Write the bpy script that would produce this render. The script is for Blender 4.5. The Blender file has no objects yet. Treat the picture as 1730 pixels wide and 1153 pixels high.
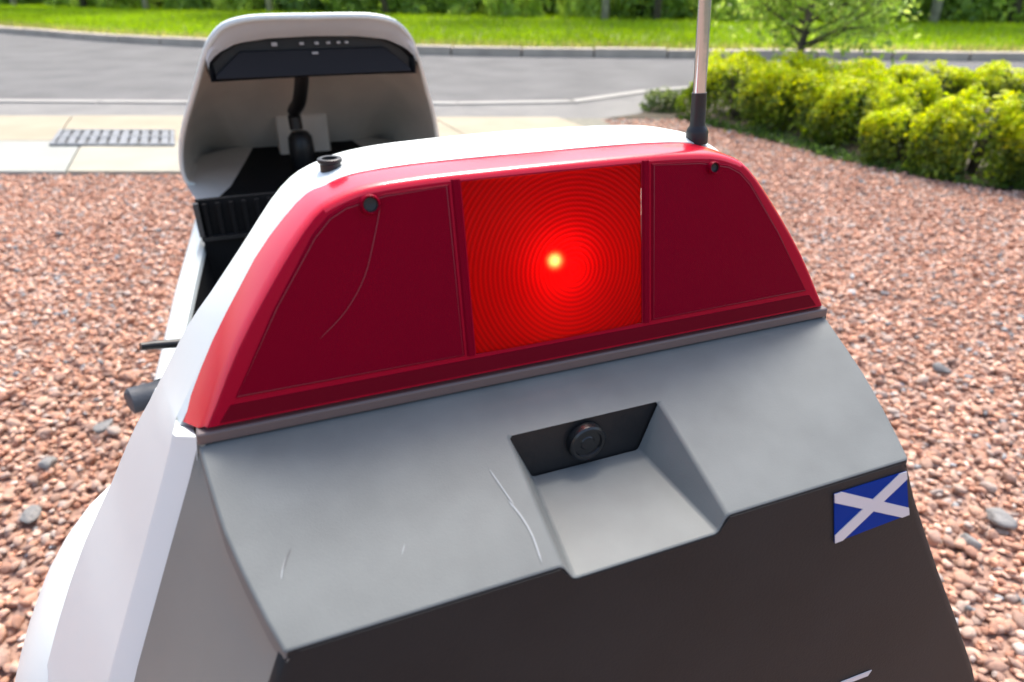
import bpy, bmesh, math, random
import numpy as np
from mathutils import Vector, noise

S = bpy.context.scene
C = S.collection
R = math.radians
random.seed(7)
rng = np.random.default_rng(11)

# ------------------------------------------------------------------ camera
F_PX, PITCH, CAM_H = 1143.1, R(28.367), 0.8526          # fitted from the photograph (1730 px wide)
cd = bpy.data.cameras.new('camera')
cam = bpy.data.objects.new('camera', cd); C.objects.link(cam)
cam.location = (0, 0, CAM_H)
cam.rotation_euler = (math.pi / 2 - PITCH, R(-0.14), 0)
cd.sensor_width = 36.0
cd.lens = F_PX / 1730 * 36
cd.clip_start = 0.02; cd.clip_end = 600
cd.dof.use_dof = True
cd.dof.focus_distance = 0.37
cd.dof.aperture_fstop = 9.5
S.camera = cam

# ------------------------------------------------------------------ sky, sun, exposure
SUN_AZ, SUN_EL = R(10), R(60)                            # azimuth measured from +Y towards +X
w = bpy.data.worlds.new('World'); S.world = w; w.use_nodes = True
nt = w.node_tree
bg = nt.nodes['Background']
sky = nt.nodes.new('ShaderNodeTexSky'); sky.sky_type = 'NISHITA'; sky.sun_disc = False
sky.sun_elevation = SUN_EL; sky.sun_rotation = SUN_AZ
sky.air_density = 1.0; sky.dust_density = 4.0; sky.ozone_density = 0.7
nt.links.new(sky.outputs[0], bg.inputs[0]); bg.inputs[1].default_value = 0.15
sl = bpy.data.lights.new('sun', 'SUN'); sl.energy = 1.85; sl.angle = R(20.0); sl.color = (1.0, 0.965, 0.90)
sun = bpy.data.objects.new('sun', sl); C.objects.link(sun)
sd = Vector((math.sin(SUN_AZ) * math.cos(SUN_EL), math.cos(SUN_AZ) * math.cos(SUN_EL), math.sin(SUN_EL)))
sun.rotation_euler = (-sd).to_track_quat('-Z', 'Y').to_euler(); sun.location = sd * 30
S.view_settings.view_transform = 'Standard'; S.view_settings.look = 'None'
S.view_settings.gamma = 1.0; S.view_settings.use_curve_mapping = False
S.view_settings.exposure = 1.33
S.cycles.max_bounces = 10; S.cycles.transparent_max_bounces = 12

# ------------------------------------------------------------------ helpers
def mat(name, col, rough=0.5, spec=0.5, metal=0.0, coat=0.0, var=0.0, vscale=30, bump=0.0, bscale=200, col2=None, trans=0.0, sss=0.0):
    m = bpy.data.materials.new(name); m.use_nodes = True
    n, l = m.node_tree.nodes, m.node_tree.links
    b = n['Principled BSDF']
    b.inputs['Roughness'].default_value = rough
    b.inputs['Metallic'].default_value = metal
    b.inputs['Specular IOR Level'].default_value = spec
    b.inputs['Coat Weight'].default_value = coat
    b.inputs['Coat Roughness'].default_value = 0.06
    if sss:
        b.inputs['Subsurface Weight'].default_value = sss
        b.inputs['Subsurface Scale'].default_value = 0.004
    tc = n.new('ShaderNodeTexCoord')
    if var or col2:
        nz = n.new('ShaderNodeTexNoise'); nz.inputs['Scale'].default_value = vscale; nz.inputs['Detail'].default_value = 6
        l.new(tc.outputs['Object'], nz.inputs['Vector'])
        rp = n.new('ShaderNodeValToRGB')
        c2 = col2 or tuple(c * (1 + var) for c in col)
        c1 = col if col2 else tuple(c * (1 - var) for c in col)
        rp.color_ramp.elements[0].position = 0.3; rp.color_ramp.elements[1].position = 0.7
        rp.color_ramp.elements[0].color = (*c1, 1); rp.color_ramp.elements[1].color = (*c2, 1)
        l.new(nz.outputs['Fac'], rp.inputs[0]); l.new(rp.outputs[0], b.inputs['Base Color'])
    else:
        b.inputs['Base Color'].default_value = (*col, 1)
    if bump:
        nb = n.new('ShaderNodeTexNoise'); nb.inputs['Scale'].default_value = bscale; nb.inputs['Detail'].default_value = 4
        l.new(tc.outputs['Object'], nb.inputs['Vector'])
        bp = n.new('ShaderNodeBump'); bp.inputs['Strength'].default_value = bump; bp.inputs['Distance'].default_value = 0.01
        l.new(nb.outputs['Fac'], bp.inputs['Height']); l.new(bp.outputs[0], b.inputs['Normal'])
    return m

def tag(o, label, cat=None, group=None, kind=None):
    if label: o['label'] = label
    if cat: o['category'] = cat
    if group: o['group'] = group
    if kind: o['kind'] = kind
    return o

def empty(name, loc=(0, 0, 0), rz=0.0):
    o = bpy.data.objects.new(name, None); o.empty_display_size = 0.1
    C.objects.link(o); o.location = loc; o.rotation_euler = (0, 0, rz); return o

def mk(name, verts, faces, m, parent=None, smooth=True, bevel=0.0, seg=3, angle=30, solid=0.0, mats=None, sub=0):
    me = bpy.data.meshes.new(name); me.from_pydata([tuple(v) for v in verts], [], faces); me.validate(); me.update()
    bm = bmesh.new(); bm.from_mesh(me); bmesh.ops.recalc_face_normals(bm, faces=bm.faces); bm.to_mesh(me); bm.free()
    o = bpy.data.objects.new(name, me); C.objects.link(o)
    for mm in ([m] if not mats else mats): me.materials.append(mm)
    if smooth: me.shade_smooth()
    if smooth and not bevel and not sub:
        me.set_sharp_from_angle(angle=R(40))
    if solid:
        md = o.modifiers.new('solid', 'SOLIDIFY'); md.thickness = solid; md.offset = -1
        if mats and len(mats) > 1: md.material_offset = 1
    if sub:
        md = o.modifiers.new('sub', 'SUBSURF'); md.levels = sub; md.render_levels = sub
    if bevel:
        md = o.modifiers.new('bevel', 'BEVEL'); md.width = bevel; md.segments = seg; md.limit_method = 'ANGLE'; md.angle_limit = R(angle)
        md.harden_normals = True
    if parent: o.parent = parent
    return o

def obj(name, me, parent=None):
    o = bpy.data.objects.new(name, me); C.objects.link(o)
    if parent: o.parent = parent
    return o

def box(name, lo, hi, m, parent=None, bevel=0.0, **k):
    x0, y0, z0 = lo; x1, y1, z1 = hi
    v = [(x0, y0, z0), (x1, y0, z0), (x1, y1, z0), (x0, y1, z0), (x0, y0, z1), (x1, y0, z1), (x1, y1, z1), (x0, y1, z1)]
    f = [(0, 3, 2, 1), (4, 5, 6, 7), (0, 1, 5, 4), (1, 2, 6, 5), (2, 3, 7, 6), (3, 0, 4, 7)]
    return mk(name, v, f, m, parent, bevel=bevel, **k)

def tube_geo(path, rads, n=12, caps=True):
    path = [Vector(p) for p in path]; V, F = [], []
    up = Vector((0, 0, 1))
    for i, p in enumerate(path):
        t = (path[min(i + 1, len(path) - 1)] - path[max(i - 1, 0)]).normalized()
        a = t.cross(up if abs(t.dot(up)) < 0.95 else Vector((1, 0, 0))).normalized(); b = t.cross(a)
        for k in range(n):
            th = 2 * math.pi * k / n
            V.append(p + (a * math.cos(th) + b * math.sin(th)) * rads[i])
    for i in range(len(path) - 1):
        for k in range(n):
            F.append((i * n + k, i * n + (k + 1) % n, (i + 1) * n + (k + 1) % n, (i + 1) * n + k))
    if caps:
        F.append(tuple(range(n))[::-1]); F.append(tuple((len(path) - 1) * n + k for k in range(n)))
    return V, F

def tube(name, path, rads, m, parent=None, n=12, **k):
    if not hasattr(rads, '__len__'): rads = [rads] * len(path)
    V, F = tube_geo(path, rads, n); return mk(name, V, F, m, parent, **k)

def lathe(name, prof, origin, axis, m, parent=None, n=28, **k):      # prof: (radius, along axis)
    ax = Vector(axis).normalized(); o = Vector(origin)
    path = [o + ax * a for r, a in prof]
    a0 = ax.cross(Vector((0, 0, 1)) if abs(ax.z) < 0.9 else Vector((1, 0, 0))).normalized(); b0 = ax.cross(a0)
    V, F = [], []
    for (r, a), p in zip(prof, path):
        for i in range(n):
            th = 2 * math.pi * i / n; V.append(p + (a0 * math.cos(th) + b0 * math.sin(th)) * max(r, 1e-5))
    for j in range(len(prof) - 1):
        for i in range(n):
            F.append((j * n + i, j * n + (i + 1) % n, (j + 1) * n + (i + 1) % n, (j + 1) * n + i))
    return mk(name, V, F, m, parent, **k)

def crom(pts, n=5):                                                   # Catmull-Rom through points
    pts = [np.array(p, float) for p in pts]; P = [2 * pts[0] - pts[1]] + pts + [2 * pts[-1] - pts[-2]]; out = []
    for i in range(1, len(P) - 2):
        for k in range(n):
            t = k / n; a, b, c, d = P[i - 1:i + 3]
            out.append(0.5 * (2 * b + (c - a) * t + (2 * a - 5 * b + 4 * c - d) * t * t + (3 * b - a - 3 * c + d) * t ** 3))
    out.append(pts[-1]); return out

def loft(rows, close=False):
    n = len(rows[0]); V = [tuple(p) for r in rows for p in r]; F = []
    for j in range(len(rows) - 1):
        for i in range(n - 1 + (1 if close else 0)):
            F.append((j * n + i, j * n + (i + 1) % n, (j + 1) * n + (i + 1) % n, (j + 1) * n + i))
    return V, F

def interp(x, xs, ys): return float(np.interp(x, xs, ys))

# ------------------------------------------------------------------ materials
M_white = mat('white_plastic', (0.68, 0.72, 0.69), rough=0.36, spec=0.5, var=0.02, vscale=6, bump=0.02, bscale=40)
M_inner = mat('nose_inner_grey', (0.62, 0.56, 0.49), rough=0.55, var=0.14, vscale=7, bump=0.05, bscale=60)
M_panel = mat('rear_panel_grey', (0.136, 0.145, 0.141), rough=0.52, spec=0.3, var=0.09, vscale=40, bump=0.05, bscale=1500)
M_side = mat('housing_grey', (0.195, 0.195, 0.172), rough=0.55, var=0.05, vscale=18, bump=0.015, bscale=700)
M_dark = mat('dark_back_plastic', (0.0150, 0.0165, 0.0175), rough=0.55, spec=0.2, var=0.12, vscale=25, bump=0.05, bscale=800)
M_black = mat('black_plastic', (0.012, 0.012, 0.013), rough=0.4, spec=0.4, bump=0.04, bscale=300)
M_liner = mat('black_liner', (0.008, 0.0075, 0.0075), rough=0.75, spec=0.15, bump=0.1, bscale=120)
M_rubber = mat('grip_rubber', (0.05, 0.055, 0.065), rough=0.6, bump=0.1, bscale=300)
M_chrome = mat('mast_metal', (0.52, 0.55, 0.57), rough=0.16, metal=1.0, bump=0.02, bscale=60)
M_steel = mat('grate_metal', (0.20, 0.21, 0.22), rough=0.6, metal=0.3, var=0.3, vscale=20, bump=0.15, bscale=80)
M_tyre = mat('tyre_rubber', (0.02, 0.02, 0.02), rough=0.8, bump=0.2, bscale=90)
M_blue = mat('flag_blue', (0.001, 0.030, 0.24), rough=0.55, spec=0.05)
M_flagw = mat('flag_white', (0.56, 0.55, 0.57), rough=0.4)
M_scr = mat('scratch_white', (0.25, 0.265, 0.27), rough=0.6)
M_scrd = mat('scratch_dark', (0.10, 0.10, 0.10), rough=0.6)
M_redb = mat('red_lens_edge', (0.66, 0.006, 0.030), rough=0.22, spec=0.5, coat=0.2, sss=0.35)  # sun and sky sheen on the lens flanks is painted in as brighter red
M_gasket = mat('lens_gasket', (0.13, 0.095, 0.088), rough=0.4, spec=0.5)
M_led = mat('dash_marks', (0.45, 0.42, 0.40), rough=0.5)
M_dash = mat('dash_face', (0.022, 0.021, 0.023), rough=0.55, spec=0.12)
M_crack = mat('lens_crack', (0.20, 0.006, 0.022), rough=0.4)
M_bowl = mat('reflector_red', (0.62, 0.10, 0.07), rough=0.4)

def lens_cell_mat(name, col, spec_bump, pitch=0.0011):
    """retro-reflector cell: deep red plastic with a fine moulded grid"""
    m = mat(name, col, rough=0.3, spec=0.03)
    n, l = m.node_tree.nodes, m.node_tree.links
    b = n['Principled BSDF']; tc = n.new('ShaderNodeTexCoord'); sp = n.new('ShaderNodeSeparateXYZ'); l.new(tc.outputs['Object'], sp.inputs[0])
    outs = []
    for ax in ('X', 'Z'):
        mu = n.new('ShaderNodeMath'); mu.operation = 'MULTIPLY'; mu.inputs[1].default_value = 2 * math.pi / pitch
        sn = n.new('ShaderNodeMath'); sn.operation = 'SINE'
        l.new(sp.outputs[ax], mu.inputs[0]); l.new(mu.outputs[0], sn.inputs[0]); outs.append(sn)
    ad = n.new('ShaderNodeMath'); ad.operation = 'MULTIPLY'; l.new(outs[0].outputs[0], ad.inputs[0]); l.new(outs[1].outputs[0], ad.inputs[1])
    bp = n.new('ShaderNodeBump'); bp.inputs['Strength'].default_value = spec_bump; bp.inputs['Distance'].default_value = 0.0003
    l.new(ad.outputs[0], bp.inputs['Height']); l.new(bp.outputs[0], b.inputs['Normal'])
    return m
M_cell = lens_cell_mat('red_reflector', (0.185, 0.0002, 0.012), 0.22)
M_face = mat('red_lens_face', (0.34, 0.0004, 0.018), rough=0.28, spec=0.08)  # darker red of the same lens body, without the painted-in sheen

# ring-moulded red diffuser of the lit middle cell (light comes from the bulb behind it)
FC = (0.0067, 0.0073, 0.7404)
def fresnel_mat():
    m = bpy.data.materials.new('red_diffuser'); m.use_nodes = True
    n, l = m.node_tree.nodes, m.node_tree.links
    n.remove(n['Principled BSDF']); out = n['Material Output']
    tc = n.new('ShaderNodeTexCoord'); sp = n.new('ShaderNodeSeparateXYZ'); l.new(tc.outputs['Object'], sp.inputs[0])
    def math_(op, a, b=None):
        q = n.new('ShaderNodeMath'); q.operation = op
        for i, v in enumerate((a, b)):
            if v is None: continue
            if isinstance(v, (int, float)): q.inputs[i].default_value = v
            else: l.new(v, q.inputs[i])
        return q.outputs[0]
    dx = math_('SUBTRACT', sp.outputs['X'], FC[0]); dz = math_('SUBTRACT', sp.outputs['Z'], FC[2])
    r = math_('SQRT', math_('ADD', math_('MULTIPLY', dx, dx), math_('MULTIPLY', dz, dz)))
    ring = math_('SINE', math_('MULTIPLY', r, 2 * math.pi / 0.0021))
    grid = math_('MULTIPLY', math_('SINE', math_('MULTIPLY', sp.outputs['X'], 2 * math.pi / 0.0017)), math_('SINE', math_('MULTIPLY', sp.outputs['Z'], 2 * math.pi / 0.0017)))
    hgt = math_('ADD', ring, math_('MULTIPLY', grid, 0.35))
    fac = math_('ADD', math_('MULTIPLY', hgt, 0.27), 0.55)
    mx = n.new('ShaderNodeMix'); mx.data_type = 'RGBA'; l.new(fac, mx.inputs['Factor'])
    mx.inputs['A'].default_value = (0.30, 0.0003, 0.002, 1); mx.inputs['B'].default_value = (0.95, 0.001, 0.001, 1)
    bp = n.new('ShaderNodeBump'); bp.inputs['Strength'].default_value = 0.3; bp.inputs['Distance'].default_value = 0.0003
    l.new(hgt, bp.inputs['Height'])
    tr = n.new('ShaderNodeBsdfTranslucent'); l.new(mx.outputs['Result'], tr.inputs['Color']); l.new(bp.outputs[0], tr.inputs['Normal'])
    df = n.new('ShaderNodeBsdfDiffuse'); df.inputs['Color'].default_value = (0.22, 0.001, 0.004, 1)
    m1 = n.new('ShaderNodeMixShader'); m1.inputs[0].default_value = 0.25; l.new(tr.outputs[0], m1.inputs[1]); l.new(df.outputs[0], m1.inputs[2])
    rf = n.new('ShaderNodeBsdfRefraction'); rf.inputs['Color'].default_value = (0.95, 0.09, 0.03, 1); rf.inputs['Roughness'].default_value = 0.62; rf.inputs['IOR'].default_value = 1.5
    m2 = n.new('ShaderNodeMixShader'); m2.inputs[0].default_value = 0.20; l.new(m1.outputs[0], m2.inputs[1]); l.new(rf.outputs[0], m2.inputs[2])
    gl = n.new('ShaderNodeBsdfGlossy'); gl.inputs['Roughness'].default_value = 0.18; l.new(bp.outputs[0], gl.inputs['Normal'])
    m3 = n.new('ShaderNodeMixShader'); m3.inputs[0].default_value = 0.004; l.new(m2.outputs[0], m3.inputs[1]); l.new(gl.outputs[0], m3.inputs[2])
    l.new(m3.outputs[0], out.inputs['Surface']); return m
M_fresnel = fresnel_mat()

def emit_mat(name, col, s):
    m = bpy.data.materials.new(name); m.use_nodes = True; n, l = m.node_tree.nodes, m.node_tree.links
    n.remove(n['Principled BSDF']); e = n.new('ShaderNodeEmission'); e.inputs[0].default_value = (*col, 1); e.inputs[1].default_value = s
    l.new(e.outputs[0], n['Material Output'].inputs[0]); return m
M_bulb = emit_mat('lit_bulb', (1.0, 0.74, 0.46), 54.0)

def leaf_mat(name, transl=0.45, rough=0.45):
    """colour comes from each leaf's own colour attribute"""
    m = bpy.data.materials.new(name); m.use_nodes = True; n, l = m.node_tree.nodes, m.node_tree.links
    b = n['Principled BSDF']; b.inputs['Roughness'].default_value = rough; b.inputs['Specular IOR Level'].default_value = 0.35
    at = n.new('ShaderNodeAttribute'); at.attribute_name = 'col'; l.new(at.outputs['Color'], b.inputs['Base Color'])
    hs = n.new('ShaderNodeHueSaturation'); hs.inputs['Saturation'].default_value = 1.1; hs.inputs['Value'].default_value = 1.5
    l.new(at.outputs['Color'], hs.inputs['Color'])
    t = n.new('ShaderNodeBsdfTranslucent'); l.new(hs.outputs[0], t.inputs['Color'])
    mx = n.new('ShaderNodeMixShader'); mx.inputs[0].default_value = transl
    l.new(b.outputs[0], mx.inputs[1]); l.new(t.outputs[0], mx.inputs[2]); l.new(mx.outputs[0], n['Material Output'].inputs[0]); return m
M_leaf = leaf_mat('leaf')
M_grass = leaf_mat('grass_blade', 0.5)
M_bark = mat('bark', (0.10, 0.085, 0.065), rough=0.9, var=0.4, vscale=14, bump=0.5, bscale=40)
M_bark_pale = mat('pale_bark', (0.42, 0.39, 0.33), rough=0.85, var=0.35, vscale=9, bump=0.4, bscale=30)

# ------------------------------------------------------------------ the setting: ground
def sheet(name, pts, z, m, parent=None):
    return mk(name, [(x, y, z) for x, y in pts], [tuple(range(len(pts)))], m, parent, smooth=False)

M_earth = mat('earth_ground', (0.07, 0.075, 0.03), rough=0.95, col2=(0.11, 0.085, 0.05), vscale=0.8, bump=0.4, bscale=12)
g = sheet('ground', [(-200, -200), (200, -200), (200, 300), (-200, 300)], -0.03, M_earth); tag(g, 'bare earth ground below everything', kind='structure')

M_asph = mat('asphalt', (0.110, 0.108, 0.105), rough=0.95, col2=(0.155, 0.152, 0.148), vscale=2.2, bump=0.5, bscale=160)
M_foot = mat('footway_asphalt', (0.165, 0.16, 0.152), rough=0.9, col2=(0.215, 0.208, 0.195), vscale=3, bump=0.4, bscale=180)
near = [(-40, 5.9), (-14, 5.55), (-6, 5.42), (-3.9, 5.36), (-0.6, 5.30), (0.3, 5.36), (0.75, 5.52), (1.05, 5.85), (1.4, 6.12), (2.2, 6.4), (4.0, 6.55), (9, 6.6), (40, 6.7)]
far = [(-40, 30.0), (-20, 19.2), (-13, 15.0), (-8.4, 12.2), (-6.3, 10.9), (-4.7, 10.05), (-2.6, 9.25), (-0.5, 8.80), (1.0, 8.65), (2.0, 8.58), (4.3, 8.45), (9, 8.35), (40, 8.3)]
road_edge_near = [tuple(p) for p in crom(near, 6)]; road_edge_far = [tuple(p) for p in crom(far, 6)]
rv = [(x, y, 0.0) for x, y in road_edge_near] + [(x, y, 0.0) for x, y in road_edge_far]
n_ = len(road_edge_near)
road = mk('road', rv, [(i, i + 1, n_ + i + 1, n_ + i) for i in range(n_ - 1)], M_asph, smooth=False); tag(road, 'grey asphalt road bending away to the left', kind='structure')
# footway band between the flush kerb line and the paving slabs
fe = [(x, 4.72) for x, y in road_edge_near]
foot = mk('pavement', [(x, y, 0.004) for x, y in road_edge_near] + [(x, y, 0.004) for x, y in fe], [(i, i + 1, n_ + i + 1, n_ + i) for i in range(n_ - 1)], M_foot, smooth=False)
tag(foot, 'pale grey footway strip beside the road', kind='structure')
# verge
M_verge = mat('verge_turf', (0.13, 0.17, 0.02), rough=0.95, col2=(0.19, 0.25, 0.03), vscale=1.4, bump=0.5, bscale=40)
vo = [(x * 1.0, y + 60) for x, y in road_edge_far]
verge = mk('verge', [(x, y + 0.14, 0.08) for x, y in road_edge_far] + [(x, y, 0.08) for x, y in vo], [(i, i + 1, n_ + i + 1, n_ + i) for i in range(n_ - 1)], M_verge, smooth=False)
tag(verge, 'bright green grass verge beyond the road', kind='structure')

# kerb stones on the far side, flush channel blocks on the near side
M_kerb = mat('kerb_stone', (0.36, 0.31, 0.25), rough=0.9, col2=(0.50, 0.43, 0.35), vscale=4, bump=0.4, bscale=60)
M_flush = mat('flush_kerb', (0.30, 0.285, 0.26), rough=0.85, col2=(0.36, 0.345, 0.315), vscale=4, bump=0.3, bscale=90)
def along(poly, step):
    P = [np.array(p) for p in poly]; out = []; d = 0.0; nxt = 0.0
    for a, b in zip(P[:-1], P[1:]):
        L = np.linalg.norm(b - a)
        while nxt <= d + L:
            out.append(a + (b - a) * (nxt - d) / L); nxt += step
        d += L
    return out
def kerb_line(owner, poly, step, wdt, z0, z1, m, side, xr):
    pts = [p for p in along(poly, step) if xr[0] < p[0] < xr[1]]
    for a, b in zip(pts[:-1], pts[1:]):
        t = (b - a) / np.linalg.norm(b - a); nrm = np.array([-t[1], t[0]]) * side
        g_ = 0.008; a2 = a + t * g_; b2 = b - t * g_
        jz = random.uniform(-0.006, 0.006) if z1 > 0.05 else 0
        q = [a2, b2, b2 + nrm * wdt, a2 + nrm * wdt]
        V = [(p[0], p[1], z0) for p in q] + [(p[0], p[1], z1 + jz) for p in q]
        F = [(0, 1, 5, 4), (1, 2, 6, 5), (2, 3, 7, 6), (3, 0, 4, 7), (4, 5, 6, 7)]
        mk('kerb_stone', V, F, m, owner, bevel=0.012 if z1 > 0.05 else 0.0, seg=1, smooth=False)
k1 = mk('kerb', [(x, y + 0.02, -0.01) for x, y in road_edge_far] + [(x, y + 0.15, -0.01) for x, y in road_edge_far] +
        [(x, y + 0.02, 0.065) for x, y in road_edge_far] + [(x, y + 0.15, 0.065) for x, y in road_edge_far],
        [(2 * n_ + i, 2 * n_ + i + 1, 3 * n_ + i + 1, 3 * n_ + i) for i in range(n_ - 1)] + [(i, i + 1, 2 * n_ + i + 1, 2 * n_ + i) for i in range(n_ - 1)],
        mat('kerb_bedding', (0.09, 0.08, 0.065), rough=0.95, var=0.2), smooth=False)
tag(k1, 'row of raised pale kerb stones on the far side of the road', kind='structure')
kerb_line(k1, road_edge_far, 0.86, 0.15, -0.02, 0.098, M_kerb, 1, (-15, 13))
k2 = mk('kerb', [(x, y - 0.055, 0.006) for x, y in road_edge_near] + [(x, y + 0.055, 0.006) for x, y in road_edge_near],
        [(i, i + 1, n_ + i + 1, n_ + i) for i in range(n_ - 1)], M_foot, smooth=False)
tag(k2, 'flush pale kerb line along the near edge of the road', kind='structure')
kerb_line(k2, [(x, y - 0.05) for x, y in road_edge_near], 0.9, 0.10, -0.02, 0.016, M_flush, 1, (-7, 6))

# paving slabs of the drive entrance (joints run back and to the left)
M_slabs = [mat('slab_buff', (0.29, 0.25, 0.175), rough=0.85, col2=(0.35, 0.305, 0.22), vscale=3, bump=0.25, bscale=120),
           mat('slab_grey', (0.275, 0.285, 0.255), rough=0.85, col2=(0.33, 0.33, 0.295), vscale=3, bump=0.25, bscale=120),
           mat('slab_cream', (0.30, 0.28, 0.22), rough=0.85, col2=(0.36, 0.335, 0.265), vscale=3, bump=0.25, bscale=120)]
drive = sheet('paving', [(-12, 3.26), (1.2, 3.26), (1.2, 4.74), (-12, 4.74)], 0.006, mat('mortar', (0.20, 0.19, 0.15), rough=0.95, var=0.2))
tag(drive, 'cream paving slabs between gravel and road', kind='structure')
KS = -0.44
rows = [(3.245, 3.925), (3.935, 4.70)]
for ri, (y0, y1) in enumerate(rows):
    xs = [-5.5, -4.35, -3.2, -2.14, -0.85, 0.3, 0.95] if ri == 0 else [-5.9, -4.7, -3.5, -2.30, -1.1, 0.1, 0.95]
    for ci, (xa, xb) in enumerate(zip(xs[:-1], xs[1:])):
        sh = lambda x, y: x + KS * (y - 3.25)
        gq = 0.006
        q = [(sh(xa, y0) + gq, y0), (sh(xb, y0) - gq, y0), (sh(xb, y1) - gq, y1), (sh(xa, y1) + gq, y1)]
        zt = 0.022 + random.uniform(-0.002, 0.002)
        V = [(x, y, 0.0) for x, y in q] + [(x, y, zt) for x, y in q]
        mm = M_slabs[(1 if ci < 3 else 2) if ri == 0 else (0 if ci != 2 else 0)]
        mk('slab', V, [(0, 1, 5, 4), (1, 2, 6, 5), (2, 3, 7, 6), (3, 0, 4, 7), (4, 5, 6, 7)], mm, drive, smooth=False)

# drain grate lying in the slabs
gr = empty('drain_grate', (-2.285, 3.985, 0.022)); tag(gr, 'dark grey metal drain grate set in the cream paving slabs', 'drain grate')
def gpt(u, v, z): return (u * 0.345 + KS * (v * 0.20), v * 0.20, z)
def gbar(name, u0, v0, u1, v1, z0, z1, m=M_steel, bev=0.0):
    q = [(u0, v0), (u1, v0), (u1, v1), (u0, v1)]
    V = [gpt(u, v, z0) for u, v in q] + [gpt(u, v, z1) for u, v in q]
    return mk(name, V, [(0, 1, 5, 4), (1, 2, 6, 5), (2, 3, 7, 6), (3, 0, 4, 7), (4, 5, 6, 7)], m, gr, smooth=False)
gbar('pit', -0.99, -0.99, 0.99, 0.99, -0.004, 0.002, mat('silt', (0.05, 0.05, 0.048), rough=0.9, var=0.4))
for a in ((-1, -1, -0.93, 1), (0.93, -1, 1, 1), (-0.93, -1, 0.93, -0.88), (-0.93, 0.88, 0.93, 1), (-0.93, -0.07, 0.93, 0.07)): gbar('frame_bar', *a, 0.0, 0.012)
for i in range(11):
    u = -0.84 + i * 0.168
    gbar('slat', u - 0.056, 0.07, u + 0.056, 0.88, 0.0, 0.010); gbar('slat', u - 0.056, -0.88, u + 0.056, -0.07, 0.0, 0.010)

# ------------------------------------------------------------------ gravel
HB = [(-9, 3.245), (0.86, 3.245), (0.62, 4.70), (1.10, 4.70), (1.34, 4.34), (1.58, 3.87), (1.67, 3.62), (1.85, 3.35), (1.96, 3.21), (2.10, 3.08), (2.25, 2.98), (3.0, 2.75), (9, 2.6)]
def hedge_x(y):  # right limit of the gravel at depth y
    return interp(y, [2.6, 2.75, 2.98, 3.08, 3.21, 3.35, 3.62, 3.87, 4.34, 4.70], [9, 3.0, 2.25, 2.10, 1.96, 1.85, 1.67, 1.58, 1.34, 1.10])
M_gbase = mat('gravel_base', (0.26, 0.15, 0.11), rough=0.95, col2=(0.38, 0.24, 0.18), vscale=60, bump=0.8, bscale=55)
gb = sheet('gravel_bed', HB + [(9, -6), (-9, -6)], 0.0, M_gbase); tag(gb, 'red gravel drive', kind='structure')

def stone_mat(name, use_attr):
    m = mat(name, (0.4, 0.25, 0.2), rough=0.95, spec=0.08, bump=0.35, bscale=140)
    n, l = m.node_tree.nodes, m.node_tree.links; b = n['Principled BSDF']
    if use_attr:
        at = n.new('ShaderNodeAttribute'); at.attribute_name = 'col'; src = at.outputs['Color']
    else:
        oi = n.new('ShaderNodeObjectInfo'); rp = n.new('ShaderNodeValToRGB'); cr = rp.color_ramp
        cols = STONE_COLS
        while len(cr.elements) < len(cols): cr.elements.new(0.5)
        for i, c in enumerate(cols): cr.elements[i].position = i / (len(cols) - 1); cr.elements[i].color = (*c, 1)
        l.new(oi.outputs['Random'], rp.inputs[0]); src = rp.outputs[0]
    nz = n.new('ShaderNodeTexNoise'); nz.inputs['Scale'].default_value = 90; tc = n.new('ShaderNodeTexCoord'); l.new(tc.outputs['Object'], nz.inputs['Vector'])
    mr = n.new('ShaderNodeMapRange'); mr.inputs['To Min'].default_value = 0.72; mr.inputs['To Max'].default_value = 1.25; l.new(nz.outputs['Fac'], mr.inputs[0])
    mx = n.new('ShaderNodeVectorMath'); mx.operation = 'SCALE'; l.new(src, mx.inputs[0]); l.new(mr.outputs[0], mx.inputs['Scale'])
    l.new(mx.outputs[0], b.inputs['Base Color']); return m
STONE_COLS = [(0.43, 0.235, 0.165), (0.51, 0.31, 0.225), (0.37, 0.19, 0.13), (0.56, 0.38, 0.295), (0.47, 0.265, 0.185), (0.33, 0.215, 0.17), (0.52, 0.335, 0.25), (0.42, 0.345, 0.30), (0.45, 0.245, 0.165)]
M_stone = stone_mat('gravel_stone', True); M_stone1 = stone_mat('gravel_stone_single', False)

def ico(sub):
    bm = bmesh.new(); bmesh.ops.create_icosphere(bm, subdivisions=sub, radius=1.0); bm.verts.ensure_lookup_table()
    V = np.array([v.co[:] for v in bm.verts]); F = np.array([[v.index for v in f.verts] for f in bm.faces]); bm.free(); return V, F
def stone_shapes(sub, n, r):
    V, F = ico(sub); out = []
    for i in range(n):
        P = V.copy()
        for k in range(12):                                         # chop facets like crushed stone
            d = r.normal(size=3); d /= np.linalg.norm(d); h = r.uniform(0.45, 0.85); s = P @ d
            P = P - np.outer(np.maximum(s - h, 0) * 0.9, d)
        out.append(P * [1.05, r.uniform(0.58, 0.95), r.uniform(0.38, 0.68)])
    return out, F
def to_px(p):
    cp, sp = math.cos(PITCH), math.sin(PITCH); y, z = p[1], p[2] - CAM_H
    d = y * cp - z * sp
    if d < 0.02: return (-9999, -9999)
    return (865 + p[0] / d * F_PX, 576.5 - (y * sp + z * cp) / d * F_PX)

pts = []
sp_ = 0.0148
ys = np.arange(0.02, 4.7, sp_)
for y in ys:
    hw = 0.86 * y + 0.85
    for x in np.arange(-hw, hw, sp_): pts.append((x, y))
pts = np.array(pts); pts += rng.uniform(-0.0072, 0.0072, pts.shape)
ok = np.array([(y < 3.235 or (x > 0.84 - 0.165 * (y - 3.25) and y < 4.69)) and x < hedge_x(y) + rng.uniform(-0.02, 0.06) for x, y in pts]); pts = pts[ok]
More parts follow.
